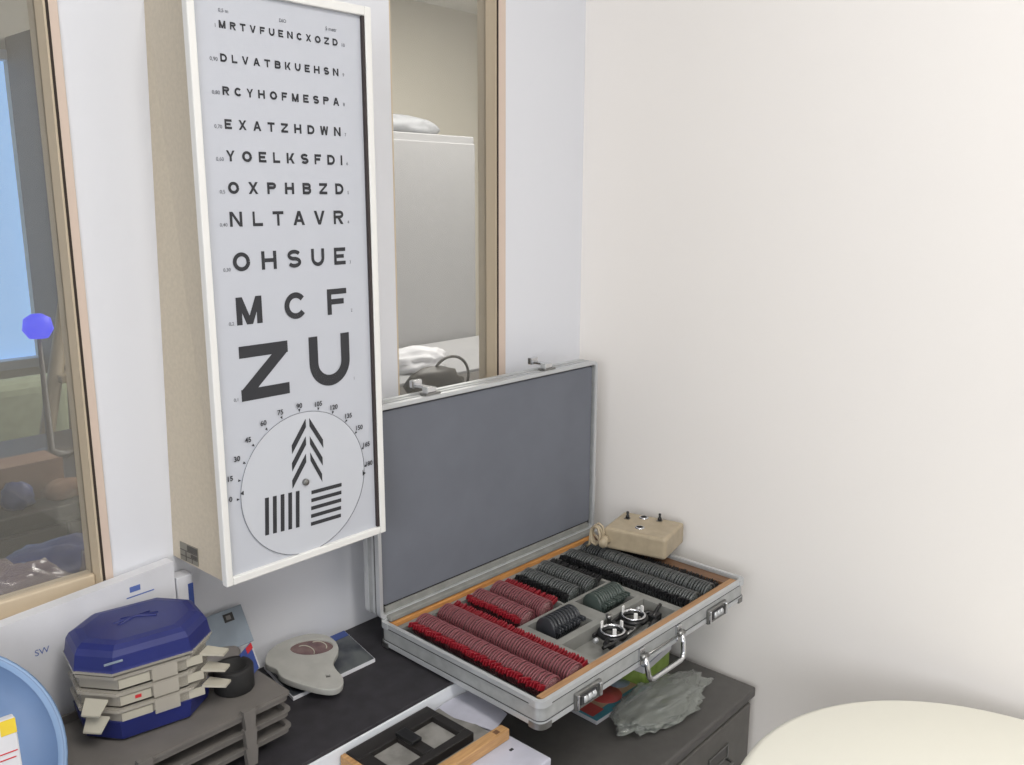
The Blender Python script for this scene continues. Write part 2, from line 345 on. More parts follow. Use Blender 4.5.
put_text(b, '0,5 m', .569-.658, 1.6575-.96, .004, M['inkl'], .015, y=yi); put_text(b, 'DIO', .650-.658, 1.6575-.96, .004, M['inkl'], .015, y=yi); put_text(b, '5 metr', .718-.658, 1.657-.96, .0045, M['inkl'], .015, y=yi)
b.obj('small_print', ch)
# dial
dl = MB(); dcx, dcz, dr = .656-.658, 1.070-.96, .0988
dl.lathe([(0, 0), (dr, 0), (dr, .0012), (0, .0012)], M['disc'], 72, smooth=False, T=Tr((dcx, yi+.0002, dcz)) @ Rx(90)); dial = dl.obj('dial', ch)
def strip(mb, p, q, w, m, y=yi-.0016):
    p = Vector((p[0]-.658, 0, p[1]-.96)); q = Vector((q[0]-.658, 0, q[1]-.96)); d = (q-p).normalized(); nrm = Vector((-d.z, 0, d.x))*w/2
    mb.loft([[(p+nrm)+Vector((0, y, 0)), (p-nrm)+Vector((0, y, 0)), (q-nrm)+Vector((0, y, 0)), (q+nrm)+Vector((0, y, 0))], [(p+nrm)+Vector((0, y+.0003, 0)), (p-nrm)+Vector((0, y+.0003, 0)), (q-nrm)+Vector((0, y+.0003, 0)), (q+nrm)+Vector((0, y+.0003, 0))]], m)
b = MB()
def slash(mb, top, bot, m, wv=.0105):
    y = yi-.0016; P = [(top[0]-.658, top[1]-.96), (bot[0]-.658, bot[1]-.96)]
    v = [(P[0][0], y, P[0][1]+.001), (P[0][0], y, P[0][1]-wv), (P[1][0], y, P[1][1]-wv*.35), (P[1][0], y, P[1][1]+wv*.75)]
    mb.loft([v, [(a, c+.0003, d) for a, c, d in v]], m)
for tp, bt in (((.6595, 1.158), (.636, 1.119)), ((.6585, 1.134), (.635, 1.095)), ((.6575, 1.110), (.634, 1.071)), ((.6655, 1.158), (.686, 1.117)), ((.665, 1.133), (.684, 1.092)), ((.6645, 1.110), (.682, 1.069))): slash(b, tp, bt, M['ink'])
for i in range(5):
    x = .5945+i*.0118; strip(b, (x, 1.0650-i*.0007), (x-.0028, 1.0140-i*.0007), .0057, M['ink'])
    z = 1.0545-i*.0112; strip(b, (.6635-i*.0008, z), (.7140-i*.0008, z-.0010), .0052, M['ink'])
strip(b, (.7524, 1.0655), (.7524, 1.0575), .001, M['ink'])
b.obj('fan_marks', dial)
b = MB(); b.lathe([(.0, .004), (.004, .004), (.0046, .003), (.0046, 0), (0, 0)], M['steel'], 20, T=Tr((.6545-.658, yi-.001, 1.072-.96)) @ Rx(90)); b.obj('spindle', dial)
b = MB()
nums = [(.5457, 1.0761, '0'), (.5481, 1.1025, '15'), (.5581, 1.1257, '30'), (.5746, 1.1468, '45'), (.5976, 1.1641, '60'), (.6229, 1.1735, '75'), (.6514, 1.1770, '90'), (.6823, 1.1744, '105'), (.7069, 1.1656, '120'), (.7303, 1.1492, '135'), (.7480, 1.1289, '150'), (.7596, 1.1020, '165'), (.7630, 1.0733, '180')]
for k, (x, z, s) in enumerate(nums):
    aa = math.atan2(z-1.070, x-.656); put_text(b, s, x-.658-.0025*len(s)+.0025*math.cos(aa), z-.96-.003+.0015*math.sin(aa), .0064, M['ink'], .022, y=yi-.0016)
    a = math.atan2(z-.003-1.070, x-.656); px, pz = .656+(dr+.002)*math.cos(a), 1.070+(dr+.002)*math.sin(a)
    ca, sa = math.cos(a), math.sin(a); v = [(px-ca*.0012-.658, yi, pz-sa*.0012-.96), (px+ca*.003-sa*.0018-.658, yi, pz+sa*.003+ca*.0018-.96), (px+ca*.003+sa*.0018-.658, yi, pz+sa*.003-ca*.0018-.96)]
    b.loft([v, [(p, q+.0002, r) for p, q, r in v]], M['ink'])
b.obj('degree_numbers', ch)
b = MB()
for x, z, sg in ((.5595, 1.080, 1), (.7545, 1.0605, 1)):
    v = [(x-.658-.003*sg*(1 if x < .6 else -1), yi-.0016, z-.96), (x-.658+.002*(1 if x < .6 else -1), yi-.0016, z+.003-.96), (x-.658+.002*(1 if x < .6 else -1), yi-.0016, z-.003-.96)]
    b.loft([v, [(p, q+.0003, r) for p, q, r in v]], M['ink'])
    
cu = [(dcx+dr*math.cos(2*PI*i/96), yi-.0013, dcz+dr*math.sin(2*PI*i/96)) for i in range(97)]
b.tube(cu, .00035, M['inkl'], 4)
b.obj('pointer_ring', dial)
# maker plate on the left side near the bottom
b = MB(); xs = -.1335
def side(y, z, off=.0): # on the left face
    k = (y-YF)/(YW-YF); kk = (z-zB)/(ZT-zB); xb = .5235+(.544-.5235)*kk; xf = xL+.004
    return (xf+(xb-xf)*k-.658-off, y-YW, z-.96)
def sidequad(mb, y0, y1, z0, z1, o0, o1, m): mb.loft([[side(y0, z0, o0), side(y1, z0, o0), side(y1, z1, o0), side(y0, z1, o0)], [side(y0, z0, o1), side(y1, z0, o1), side(y1, z1, o1), side(y0, z1, o1)]], m)
sidequad(b, 1.034, 1.076, .971, .996, -.001, .0008, M['plate']); pl_ = b.obj('maker_plate', ch)
b = MB()
for y0, y1, z0, z1 in ((1.0345, 1.0755, .9855, .9865), (1.0345, 1.0755, .9775, .9785), (1.0345, 1.058, .987, .995), (1.0345, 1.05, .979, .984), (1.061, 1.0625, .972, .9855), (1.047, 1.048, .972, .9775)): sidequad(b, y0, y1, z0, z1, .0006, .0011, M['platei'])
b.obj('print', pl_)

# ------------------------------------------------------------------ trial lens case
case = thing('trial_lens_case', 'open silver aluminium case full of trial lenses on the dark worktop', 'lens case', (1.0776, .8368, ZS), math.radians(-1.2))
H = .043; CW, CD = .541, .339
out = rrect(CW, CD, .012); inn = rrect(CW-.012, CD-.012, .007)
b = MB(); b.ring(out, inn, .004, H-.002, M['alupanel']); b.prism(inn, .004, .008, M['alupanel']); shell = b.obj('base_shell', case)
b = MB(); b.ring(rrect(CW+.003, CD+.003, .0135), rrect(CW-.010, CD-.010, .007), H-.007, H, M['alu']); b.ring(rrect(CW+.002, CD+.002, .013), rrect(CW-.002, CD-.002, .012), .004, .011, M['alu'])
b.ring(rrect(CW+.0008, CD+.0008, .0125), rrect(CW-.002, CD-.002, .012), H-.0095, H-.0085, M['aludark']); b.ring(rrect(CW+.0012, CD+.0012, .0125), rrect(CW-.002, CD-.002, .012), .0125, .0135, M['aludark']); b.obj('edge_profile', case)
for sx in (-1, 1):
    for sy in (-1, 1):
        cxx, cyy = sx*(CW/2-.011), sy*(CD/2-.011); a0 = {(1, 1): 0, (-1, 1): 90, (-1, -1): 180, (1, -1): 270}[sx, sy]
        for z0, z1 in ((.0015, .010), (H-.0095, H+.0004)):
            P = [(cxx+.0135*math.cos(math.radians(a0+a)), cyy+.0135*math.sin(math.radians(a0+a))) for a in range(0, 91, 9)]; Q = [(cxx+.0105*math.cos(math.radians(a0+a)), cyy+.0105*math.sin(math.radians(a0+a))) for a in range(90, -1, -9)]
            for nx_, ny_ in ((1, 0), (0, 1)): pass
            ext = .009; e0 = Vector((math.cos(math.radians(a0-90)), math.sin(math.radians(a0-90)))); e1 = Vector((math.cos(math.radians(a0+180)), math.sin(math.radians(a0+180))))
            P = [(P[0][0]+e0.x*ext, P[0][1]+e0.y*ext)]+P+[(P[-1][0]+e1.x*ext, P[-1][1]+e1.y*ext)]; Q = [(Q[0][0]+e1.x*ext, Q[0][1]+e1.y*ext)]+Q+[(Q[-1][0]+e0.x*ext, Q[-1][1]+e0.y*ext)]
            MB().prism(P+Q, z0, z1, M['steel'] if z0 < .01 else M['alu']).obj('corner_cap', case)
        MB().lathe([(0, 0), (.006, 0), (.007, .004), (0, .004)], M['black'], 14, T=Tr((sx*.24, sy*.14, 0))).obj('foot', case)
# wooden rim: back, front, right; left is lining
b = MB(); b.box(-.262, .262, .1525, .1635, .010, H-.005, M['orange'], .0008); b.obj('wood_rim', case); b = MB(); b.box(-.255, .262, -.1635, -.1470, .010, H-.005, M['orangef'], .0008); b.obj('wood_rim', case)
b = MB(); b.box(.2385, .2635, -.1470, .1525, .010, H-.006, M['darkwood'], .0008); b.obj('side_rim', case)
# grey insert with troughs
ZI = .031  # insert top (local)
FL = .0095
lanes = [(-.250, -.130), (-.125, -.010), (-.005, .110), (.117, .234)]
b = MB(); b.box(-.262, .2385, -.147, .1525, .0081, FL, M['feltl'])
for x0, x1, y0, y1 in ((-.262, .2385, .1425, .1525), (-.262, .2385, -.147, -.1425), (-.262, -.250, -.1425, .1425), (-.130, -.125, -.1425, .1425), (-.010, -.005, .012, .1425), (.110, .117, -.1425, .1425), (.234, .2385, -.1425, .1425),
 (-.125, .110, .004, .012), (-.125, .110, -.074, -.060), (-.125, -.115, -.1425, -.074), (.100, .110, -.1425, -.074), (-.125, -.108, -.060, .004), (-.020, .012, -.060, .004), (.096, .110, -.060, .004), (-.115, .100, -.1425, -.138)):
    b.box(x0, x1, y0, y1, FL, ZI, M['feltl'], .0006)
b.obj('lining_insert', case)
# handle
b = MB(); yb = -CD/2-.002; zc = .024
pts = []
hx0, hx1 = -.044, .057
zh = -.017; pts = [(hx0, yb-.006, zc-.002), (hx0+.0005, yb-.011, zc-.016), (hx0+.002, yb-.013, zh+.010), (hx0+.006, yb-.014, zh+.002), (hx0+.014, yb-.0145, zh), ((hx0+hx1)/2, yb-.0145, zh), (hx1-.014, yb-.0145, zh), (hx1-.006, yb-.014, zh+.002), (hx1-.002, yb-.013, zh+.010), (hx1-.0005, yb-.011, zc-.016), (hx1, yb-.006, zc-.002)]
b.tube(pts, .0042, M['chrome'], 10); hd = b.obj('handle', case)
for x in (hx0, hx1):
    b = MB(); b.box(x-.006, x+.006, yb-.003, yb+.003, zc-.016, zc+.010, M['chrome'], .001); b.lathe([(0, 0), (.0042, 0), (.0042, .014), (0, .014)], M['steel'], 12, T=Tr((x-.007, yb-.006, zc-.002)) @ Ry(90)); b.obj('handle_mount', hd)
b = MB(); b.tube([(hx0+.006, yb-.006, zc-.002), (hx1-.006, yb-.006, zc-.002)], .0018, M['steel'], 8); b.obj('hinge_rod', hd)
for xl in (-.1735, .174):
    b = MB(); b.box(xl-.029, xl+.029, -CD/2-.005, -CD/2+.001, .001, .027, M['steel'], .0015); lk = b.obj('combination_lock', case)
    b = MB(); b.box(xl-.02, xl+.016, -CD/2-.0075, -CD/2-.004, .007, .021, M['aludark'], .001); b.obj('wheel_housing', lk)
    for q in range(3): MB().lathe([(0, -.0035), (.006, -.0035), (.0066, -.002), (.0066, .002), (.006, .0035), (0, .0035)], M['alu'], 18, T=Tr((xl-.011+q*.0095, -CD/2-.004, .014)) @ Ry(90)).obj('dial_wheel', lk)
    MB().box(xl+.021, xl+.027, -CD/2-.009, -CD/2-.004, .004, .025, M['chrome'], .0015).obj('release_button', lk)
    MB().box(xl-.027, xl-.0235, -CD/2-.008, -CD/2-.004, .002, .025, M['chrome'], .001).obj('end_plate', lk)
# lid, standing upright on the hinge
LH = .343; y0 = CD/2-.001; LT = .036
lid = MB()
lo = [(x, z+LH/2+H+.001) for x, z in rrect(CW, LH, .010)]; li = [(x, z+LH/2+H+.001) for x, z in rrect(CW-.012, LH-.012, .006)]
T = Matrix(((1, 0, 0, 0), (0, 0, 1, 0), (0, 1, 0, 0), (0, 0, 0, 1)))
lid.ring(lo, li, y0, y0+LT, M['alupanel'], T=T); lid.prism(li, y0+LT-.004, y0+LT, M['alupanel'], T=T); lido = lid.obj('lid', case)
b = MB()
lo2 = [(x, z+LH/2+H+.001) for x, z in rrect(CW+.003, LH+.003, .0115)]; li2 = [(x, z+LH/2+H+.001) for x, z in rrect(CW-.009, LH-.009, .007)]; li3 = [(x, z+LH/2+H+.001) for x, z in rrect(CW-.004, LH-.004, .009)]
b.ring(lo2, li2, y0-.0015, y0+.008, M['alu'], T=T); b.ring(lo2, li3, y0+.014, y0+.0165, M['alu'], T=T); b.ring(lo2, li3, y0+LT-.008, y0+LT+.001, M['alu'], T=T); b.ring([(x, z+LH/2+H+.001) for x, z in rrect(CW+.0012, LH+.0012, .0105)], li3, y0+.0095, y0+.0112, M['aludark'], T=T); b.obj('edge_profile', lido)
b = MB(); b.prism([(x, z+LH/2+H+.001) for x, z in rrect(CW-.013, LH-.013, .006)], y0+.007, y0+.010, M['blackm'], T=T)
b.prism([(x, z+LH/2+H+.006) for x, z in rrect(CW-.018, LH-.028, .006)], y0+.0045, y0+.008, M['felt'], T=T); b.obj('lid_lining', lido)
b = MB(); b.box(-.258, .258, y0+.003, y0+.008, H+.004, H+.0165, M['feltl'], .001); b.box(-.26, .26, y0-.012, y0+.004, H-.004, H+.005, M['feltl'], .002); b.obj('hinge_flap', lido)
for sx in (-1, 1):
    b = MB(); b.lathe([(0, -.016), (.004, -.016), (.004, .016), (0, .016)], M['steel'], 12, T=Tr((sx*.25, y0+.002, H-.001)) @ Ry(90)); b.box(sx*.25-.016, sx*.25+.016, y0+LT-.0, y0+LT+.002, H, H+.03, M['steel']); b.obj('hinge', lido)
zt = H+LH+.001
for xl in (-.150, .135):
    b = MB(); b.box(xl-.016, xl+.016, y0+.002, y0+.018, zt, zt+.005, M['steel'], .001)
    b.box(xl-.010, xl+.010, y0+.005, y0+.016, zt+.0045, zt+.013, M['chrome'], .0015)
    b.box(xl-.012, xl-.009, y0+.004, y0+.016, zt+.0045, zt+.015, M['alu'], .001)
    b.box(xl-.006, xl+.006, y0+.012, y0+.046, zt+.009, zt+.0135, M['chrome'], .0012); b.box(xl-.010, xl+.010, y0+.040, y0+.050, zt+.007, zt+.020, M['chrome'], .0018); b.obj('clasp', lido)

# case frame -> world
CM = Matrix.Translation((1.0776, .8368, ZS)) @ Rz(-1.2)
# ------------------------------------------------------------------ trial lenses
LR = .0188
def lens_mesh(nm, hs, rim, hand, gl):
    b = MB(); T = Rx(90)
    b.lathe([(LR-.0030, -.0009), (LR-.0010, -.0014), (LR, -.0008), (LR, .0008), (LR-.0010, .0014), (LR-.0030, .0009), (LR-.0030, -.0009)], rim, 24, T=T)
    b.lathe([(0, -.0006), (LR-.003, -.0006), (LR-.003, .0006), (0, .0006)], gl, 20, T=T)
    b.box(LR-.0015, LR+.0125, -.0010, .0010, -.0045, .0045, hand, .0008, 1, T=Ry(-22 if hs > 0 else 202))
    o = b.obj(nm); me = o.data; bpy.data.objects.remove(o); return me
LM = {('r', -1): lens_mesh('trial_lens', -1, M['redr'], M['redh'], M['redl']), ('r', 1): lens_mesh('trial_lens', 1, M['redr'], M['redh'], M['redl']),
      ('b', -1): lens_mesh('trial_lens', -1, M['blkr'], M['blkh'], M['blkl']), ('b', 1): lens_mesh('trial_lens', 1, M['blkr'], M['blkh'], M['blkl'])}
ROWS = [(-.2145, -1, 'r', .133, -.140, 52, 'red-rimmed trial lens in the leftmost long row, handle towards the left end of the case', 'red lenses in the leftmost long row'),
 (-.1660, 1, 'r', .133, -.140, 52, 'red-rimmed trial lens in the second long row from the left, handle towards the middle', 'red lenses in the second long row'),
 (-.0895, -1, 'r', .133, .020, 22, 'red-rimmed trial lens in the back short row beside the long red rows', 'red lenses in the left short row'),
 (-.0440, 1, 'r', .133, .020, 22, 'red-rimmed trial lens in the back short row next to the black lenses', 'red lenses in the right short row'),
 (.0300, -1, 'b', .133, .020, 22, 'black-handled trial lens in the back short row next to the red lenses', 'black lenses in the left short row'),
 (.0755, 1, 'b', .133, .020, 22, 'black-handled trial lens in the back short row next to the long black rows', 'black lenses in the right short row'),
 (.1520, -1, 'b', .133, -.140, 52, 'black-handled trial lens in the inner long row of the right end of the case', 'black lenses in the inner long row'),
 (.2005, 1, 'b', .133, -.140, 52, 'black-handled trial lens in the long row along the right edge of the case', 'black lenses in the right edge row')]
for xc, hs, col, ya, yb_, n, lab, grp in ROWS:
    for k in range(n):
        o = bpy.data.objects.new('trial_lens', LM[(col, hs)]); C.objects.link(o)
        y = ya+(yb_-ya)*k/(n-1)+random.uniform(-.0007, .0007)
        o.matrix_world = CM @ Tr((xc+random.uniform(-.0006, .0006), y, FL+LR+.0003)) @ Rx(random.uniform(5, 9)) @ Ry(random.uniform(-4, 4))
        tag(o, lab, 'lens', grp)
def disc_mesh(rim):
    b = MB(); r = .0205; T = Ry(90)
    b.lathe([(0, -.0024), (r-.0015, -.0024), (r, -.0014), (r, .0014), (r-.0015, .0024), (0, .0024)], rim, 30, T=T)
    b.box(-.0016, .0016, -r-.010, -r+.002, .004, .011, rim, .001, 1)
    o = b.obj('prism_lens'); me = o.data; bpy.data.objects.remove(o); return me
DM = [disc_mesh(M['ovr']), disc_mesh(M['ovg'])]
RING = []
for g, (xa, xb, n, lab, grp) in enumerate(((-.096, -.034, 10, 'thick dark-rimmed test disc in the left group in front of the red lenses', 'dark discs in the left group'), (.022, .084, 11, 'thick greenish-grey test disc in the right group behind the trial frame', 'grey discs in the right group'))):
    for k in range(n):
        o = bpy.data.objects.new('test_disc', DM[g]); C.objects.link(o); o.matrix_world = CM @ Tr((xa+(xb-xa)*k/(n-1), -.026, FL+.0207)) @ Rz(random.uniform(-3, 3)) @ Ry(random.uniform(3, 8)); tag(o, lab, 'lens', grp)

# ------------------------------------------------------------------ trial frame in the front well
tf = thing('trial_spectacles', 'black and chrome trial spectacles lying in the front well of the case', 'spectacles', CM @ Vector((0, -.108, ZI-.021)), math.radians(-1.2+6))
zl = .012
for sx in (-1, 1):
    b = MB(); cx_ = sx*.033+.006
    b.lathe([(.0165, 0), (.0200, 0), (.0205, .0015), (.0200, .003), (.0165, .003), (.0165, 0)], M['chrome'], 36, T=Tr((cx_, .006, zl+.009))); b.lathe([(.0165, 0), (.0235, 0), (.0240, .002), (.0235, .0065), (.0165, .0065), (.0165, 0)], M['black'], 36, T=Tr((cx_, .006, zl+.002)))
    ring = b.obj('lens_ring', tf)
    b = MB()
    for a in (100, 220, 340):
        b.box(.0165, .0195, -.003, .003, 0, .013, M['cframe'], .0008, T=Tr((cx_, .006, zl+.009)) @ Rz(a))
    b.obj('lens_clip', ring)
    b = MB(); b.lathe([(0, 0), (.0034, 0), (.0038, .001), (.0038, .006), (.0034, .007), (0, .007)], M['alu'], 18, T=Tr((cx_+sx*.030, .016, zl+.004)) @ Ry(90*sx)); b.obj('knob', tf)
    b = MB(); b.tube([(cx_+sx*.020, .002, zl+.004), (cx_+sx*.034, -.002, zl+.004), (cx_+sx*.037, -.012, zl+.004), (cx_+sx*.03, -.022, zl+.003), (cx_-sx*.01, -.026-(sx>0)*.003, zl+.001), (cx_-sx*.03, -.027-(sx > 0)*.003, zl-.002)], .0042, M['black'], 8)
    b.box(cx_+sx*.028-.010, cx_+sx*.028+.010, -.026, -.010, zl-.004, zl+.009, M['black'], .002); b.tube([(cx_+sx*.02, -.018, zl+.006), (cx_+sx*.045, -.014, zl+.010), (cx_+sx*.058, -.012, zl+.011)], .003, M['black'], 8); b.obj('temple', tf)
b = MB(); b.box(-.05, .058, .0245, .0295, zl, zl+.006, M['black'], .001); b.lathe([(0, 0), (.0032, 0), (.0032, .05), (0, .05)], M['steel'], 14, T=Tr((-.02, -.012, zl+.003)) @ Ry(90)); b.box(.0, .008, -.014, .03, zl, zl+.007, M['black'], .001); b.obj('bridge_bar', tf)
b = MB(); b.lathe([(0, 0), (.0035, 0), (.0035, .010), (.005, .011), (.005, .016), (0, .016)], M['steel'], 16, T=Tr((-.006, .026, zl+.006))); b.obj('nose_screw', tf)

# ------------------------------------------------------------------ beige switch box with cord
sb = thing('switch_box', 'small beige control box with knobs resting on the right edge of the case', 'control box', (1.336, .868, .8008), math.radians(12))
b = MB(); b.box(-.050, .050, -.062, .062, 0, .042, M['beige'], .006, 3); b.obj('box_body', sb)
for x, y in ((.014, .040), (.034, -.018)):
    b = MB(); b.box(-.006, .006, -.005, .005, 0, .002, M['steel'], T=Tr((x, y, .041))); b.lathe([(0, 0), (.0042, 0), (.0034, .005), (.0022, .006), (.0026, .013), (0, .0138)], M['black'], 14, T=Tr((x, y, .043))); b.obj('toggle_knob', sb)
for x, y in ((.033, .014), (-.020, .001)):
    b = MB(); b.lathe([(.006, 0), (.0092, 0), (.0092, .002), (.0078, .003), (.006, .003)], M['chrome'], 24, T=Tr((x, y, .041))); b.lathe([(0, .001), (.0066, .001), (.0066, .0022), (0, .0022)], M['socket'], 20, T=Tr((x, y, .041))); b.obj('socket', sb)
b = MB(); pts = [(-.05, .048, .016), (-.062, .058, .014)]
for i in range(26):
    a = i/26*2*PI*3.2; pts.append((-.056-.014*(i/26)+.005*math.sin(a*.7), .070+.011*math.cos(a), .030+.018*math.sin(a)))
pts += [(-.072, .080, .012), (-.066, .088, .004)]
b.tube(pts, .0026, M['beige'], 8); cord = b.obj('coiled_cord', sb)
b = MB(); b.lathe([(0, 0), (.008, 0), (.0085, .004), (.006, .012), (.0085, .013), (.0085, .024), (.005, .027), (0, .027)], M['beige'], 16, T=Tr((-.078, .050, .020)) @ Ry(90) @ Rx(-15)); b.obj('plug', cord)
# ------------------------------------------------------------------ left: tray stack
ts = thing('desk_tray', 'grey three-tier desk tray stack on the worktop under the blue box', 'desk tray', (.438, .981, ZS))
tw, td = .262, .160
for k in range(3):
    z = .016+k*.023; b = MB()
    o_ = rrect(tw, td, .008); i_ = rrect(tw-.006, td-.006, .006)
    b.prism(i_, z, z+.002, M['tray']); b.ring(o_, i_, z, z+.009, M['tray']); b.ring(rrect(tw+.006, td+.006, .010), o_, z+.007, z+.009, M['tray']); b.box(-tw/2+.004, tw/2-.004, td/2-.02, td/2-.016, z+.002, z+.02, M['trayd'])
    if k == 2: b.prism(rrect(tw-.004, td-.004, .006), z+.0075, z+.0095, M['tray'])
    b.obj('tray_tier', ts)
for x in (-.062, .070):
    for sy in (-1, 1):
        b = MB()
        for k in range(3): b.loft([[(x+px*.008*s_, sy*(td/2+.003)+py*.004, .0005+.0255*k+h_) for px, py in ((-1, -1), (1, -1), (1, 1), (-1, 1))] for s_, h_ in ((.8, 0), (1.05, .023), (1.05, .0255))], M['tray'])
        b.obj('stacking_post', ts)
ZT_ = ZS+.016+.046+.0097
# ------------------------------------------------------------------ blue box
bb = thing('blue_tray_box', 'blue eight-sided box with clear stacked trays between its base and lid, on the desk tray', 'storage box', (.425, .998, ZT_+.0008), math.radians(-11))
w_, d_, c_ = .150, .116, .034
b = MB(); b.loft([[(x, y, z) for x, y in octo(w_, d_, c_, k)] for k, z in ((.010, 0), (.004, .004), (0, .028), (.003, .028), (.007, .006))], M['blue'], True, True); b.obj('base', bb)
for k in range(3):
    z = .028+k*.0212; b = MB(); o1 = octo(w_+.004, d_+.004, c_); o2 = octo(w_-.006, d_-.006, c_)
    b.ring([p for p in o1], [p for p in o2], z+.013, z+.0165, M['clearp']); b.ring(octo(w_-.004, d_-.004, c_), octo(w_-.008, d_-.008, c_), z-.002, z+.013, M['clearp']); b.prism(octo(w_-.008, d_-.008, c_), z-.002, z, M['clearp'])
    tr_ = b.obj('clear_tray', bb)
    b = MB(); b.box(.028, .058, -d_/2+.002, -d_/2+.003, z+.000, z+.011, M['clearw']); b.obj('paper_label', tr_); b = MB(); b.box(-.038, -.004, -d_/2+.0005, -d_/2+.0015, z-.001, z+.010, M['clearw'])
    if k == 1: b.box(-.022, -.015, -d_/2+.0000, -d_/2+.001, z+.003, z+.007, M['red'])
    b.obj('paper_label', tr_)
    b = MB(); b.box(-.002, .027, -d_/2-.003, -d_/2-.0015, z-.002, z+.015, M['clearp']); b.obj('clip_strip', tr_); b = MB(); b.box(-.03, .06, -.02, .04, z+.0005, z+.012, M['greyw'], .002); b.obj('divider', tr_)
    b = MB(); b.loft([[(w_/2-.006, -d_/2+.016, z+.010), (w_/2-.020, -d_/2+.002, z+.010), (w_/2+.006, -d_/2-.006, z+.004), (w_/2+.016, -d_/2+.004, z+.004)], [(w_/2-.006, -d_/2+.016, z+.013), (w_/2-.020, -d_/2+.002, z+.013), (w_/2+.006, -d_/2-.006, z+.007), (w_/2+.016, -d_/2+.004, z+.007)]], M['clearw']); 
    if k < 2: b.obj('pull_tab', tr_); b = MB(); b.loft([[(-w_/2+.004, -d_/2+.020, z+.010), (-w_/2+.024, -d_/2+.0, z+.010), (-w_/2+.012, -d_/2-.006, z-.003), (-w_/2-.004, -d_/2+.008, z-.003)], [(-w_/2+.004, -d_/2+.020, z+.012), (-w_/2+.024, -d_/2+.0, z+.012), (-w_/2+.012, -d_/2-.006, z-.001), (-w_/2-.004, -d_/2+.008, z-.001)]], M['clearw'])
    b.obj('pull_tab', tr_)
zl0 = .028+3*.0212+.001
b = MB(); b.loft([[(x, y, z) for x, y in octo(w_+.006, d_+.006, c_, k)] for k, z in ((.002, zl0-.0015), (-.001, zl0), (0, zl0+.003), (.0025, zl0+.018), (.006, zl0+.0245), (.012, zl0+.0285), (.020, zl0+.030))], M['blue'], True, True); lb = b.obj('lid', bb)
b = MB(); b.ring(octo(w_+.009, d_+.009, c_), octo(w_-.004, d_-.004, c_), zl0-.0022, zl0+.0006, M['clearp']); b.obj('lid_rim', lb)
b = MB(); zz = zl0+.0298
for p, q, r in (((-.022, -.004), (.018, .012), .0016), ((-.016, .012), (.022, -.004), .0016), ((-.026, .004), (.026, .004), .0014)): b.tube([(p[0], p[1], zz), ((p[0]+q[0])/2, (p[1]+q[1])/2+.004, zz+.0004), (q[0], q[1], zz)], r, M['blue'], 8)
b.obj('embossed_mark', lb)
b = MB(); b.box(-.052, -.032, -d_/2-.0030, -d_/2-.0010, zl0+.012, zl0+.014, M['folder'], T=Tr((0, 0, 0))); b.obj('scuff_strip', lb)
# ------------------------------------------------------------------ things on the tray's right end
b = MB(); b.lathe([(0, 0), (.024, 0), (.0255, .002), (.0255, .030), (.024, .032), (.017, .032), (.017, .004), (0, .004)], M['blackm'], 36)
o = b.obj('black_cup', loc=(.527, .962, ZT_+.0003)); tag(o, 'round black plastic cup on the desk tray beside the blue box', 'cup')
cd = thing('folded_card', 'blue card with red corner and white edge leaning on the black cup', 'card', (.563, .974, ZT_+.0003), math.radians(35))
Tc = Rx(-16)
MB().box(-.016, .016, -.0008, .0008, 0, .037, M['bluecard'], T=Tc).obj('card_sheet', cd)
b = MB(); b.box(.0, .016, -.0014, -.0007, .029, .037, M['red'], T=Tc); b.box(.0145, .0162, -.0014, .0012, 0, .0295, M['paper'], T=Tc); b.obj('red_corner', cd)
fo = thing('plastic_folder', 'blue-grey plastic folder with a small black square leaning on the wall behind the blue box', 'folder', (.550, 1.052, ZT_+.0005), 0)
Tc = Rx(-33)
MB().box(-.06, .062, 0, .003, 0, .056, M['folder'], .001, T=Tc).obj('cover', fo)
b = MB(); b.box(.030, .045, -.0006, .0005, .038, .050, M['black'], T=Tc); b.box(.0335, .0405, -.001, 0, .041, .047, M['greybag'], T=Tc); b.obj('black_square', fo)
b = MB(); blob(b, M['greybag'], (0, 0, .014), (.036, .017, .017), 3, .12, 1.6, 3, .0); o = b.obj('grey_pouch', loc=(.531, 1.016, ZT_+.0006)); tag(o, 'soft grey zip pouch lying between the black cup and the plastic folder', 'pouch')
# ------------------------------------------------------------------ carton behind
ca = thing('white_carton', 'flat white cardboard carton with pale blue print behind the blue box', 'carton', (.26, 1.0715, ZS), math.radians(1.5))
MB().loft([[(-.42, y, 0), (.2515, y, 0), (.2515, y, .2205), (.05, y, .2095), (-.42, y, .186)] for y in (-.006, .0125)], M['paper']).obj('carton_body', ca)
b = MB(); put_text(b, 'SW', .070, .158, .008, M['lettering'], .0, y=-.0064)
for k_ in range(4): b.box(.030+.003*k_, .052-.004*(k_ % 2), -.0065, -.0061, .112-.007*k_, .1145-.007*k_, M['lettering'])
b.box(.185, .222, -.0065, -.0061, .190, .1915, M['lettering']); b.box(.190, .204, -.0065, -.0061, .197, .2045, M['lettering']); b.obj('print', ca)
sf = thing('upright_file', 'thin white file with a blue spine strip beside the right end of the white carton', 'file', (.527, 1.0795, ZS))
MB().box(-.014, .008, -.010, .012, 0, .196, M['paper'], .001).obj('file_body', sf)
MB().box(.001, .0083, -.0106, -.0098, .10, .183, M['bluecard']).obj('spine_strip', sf)
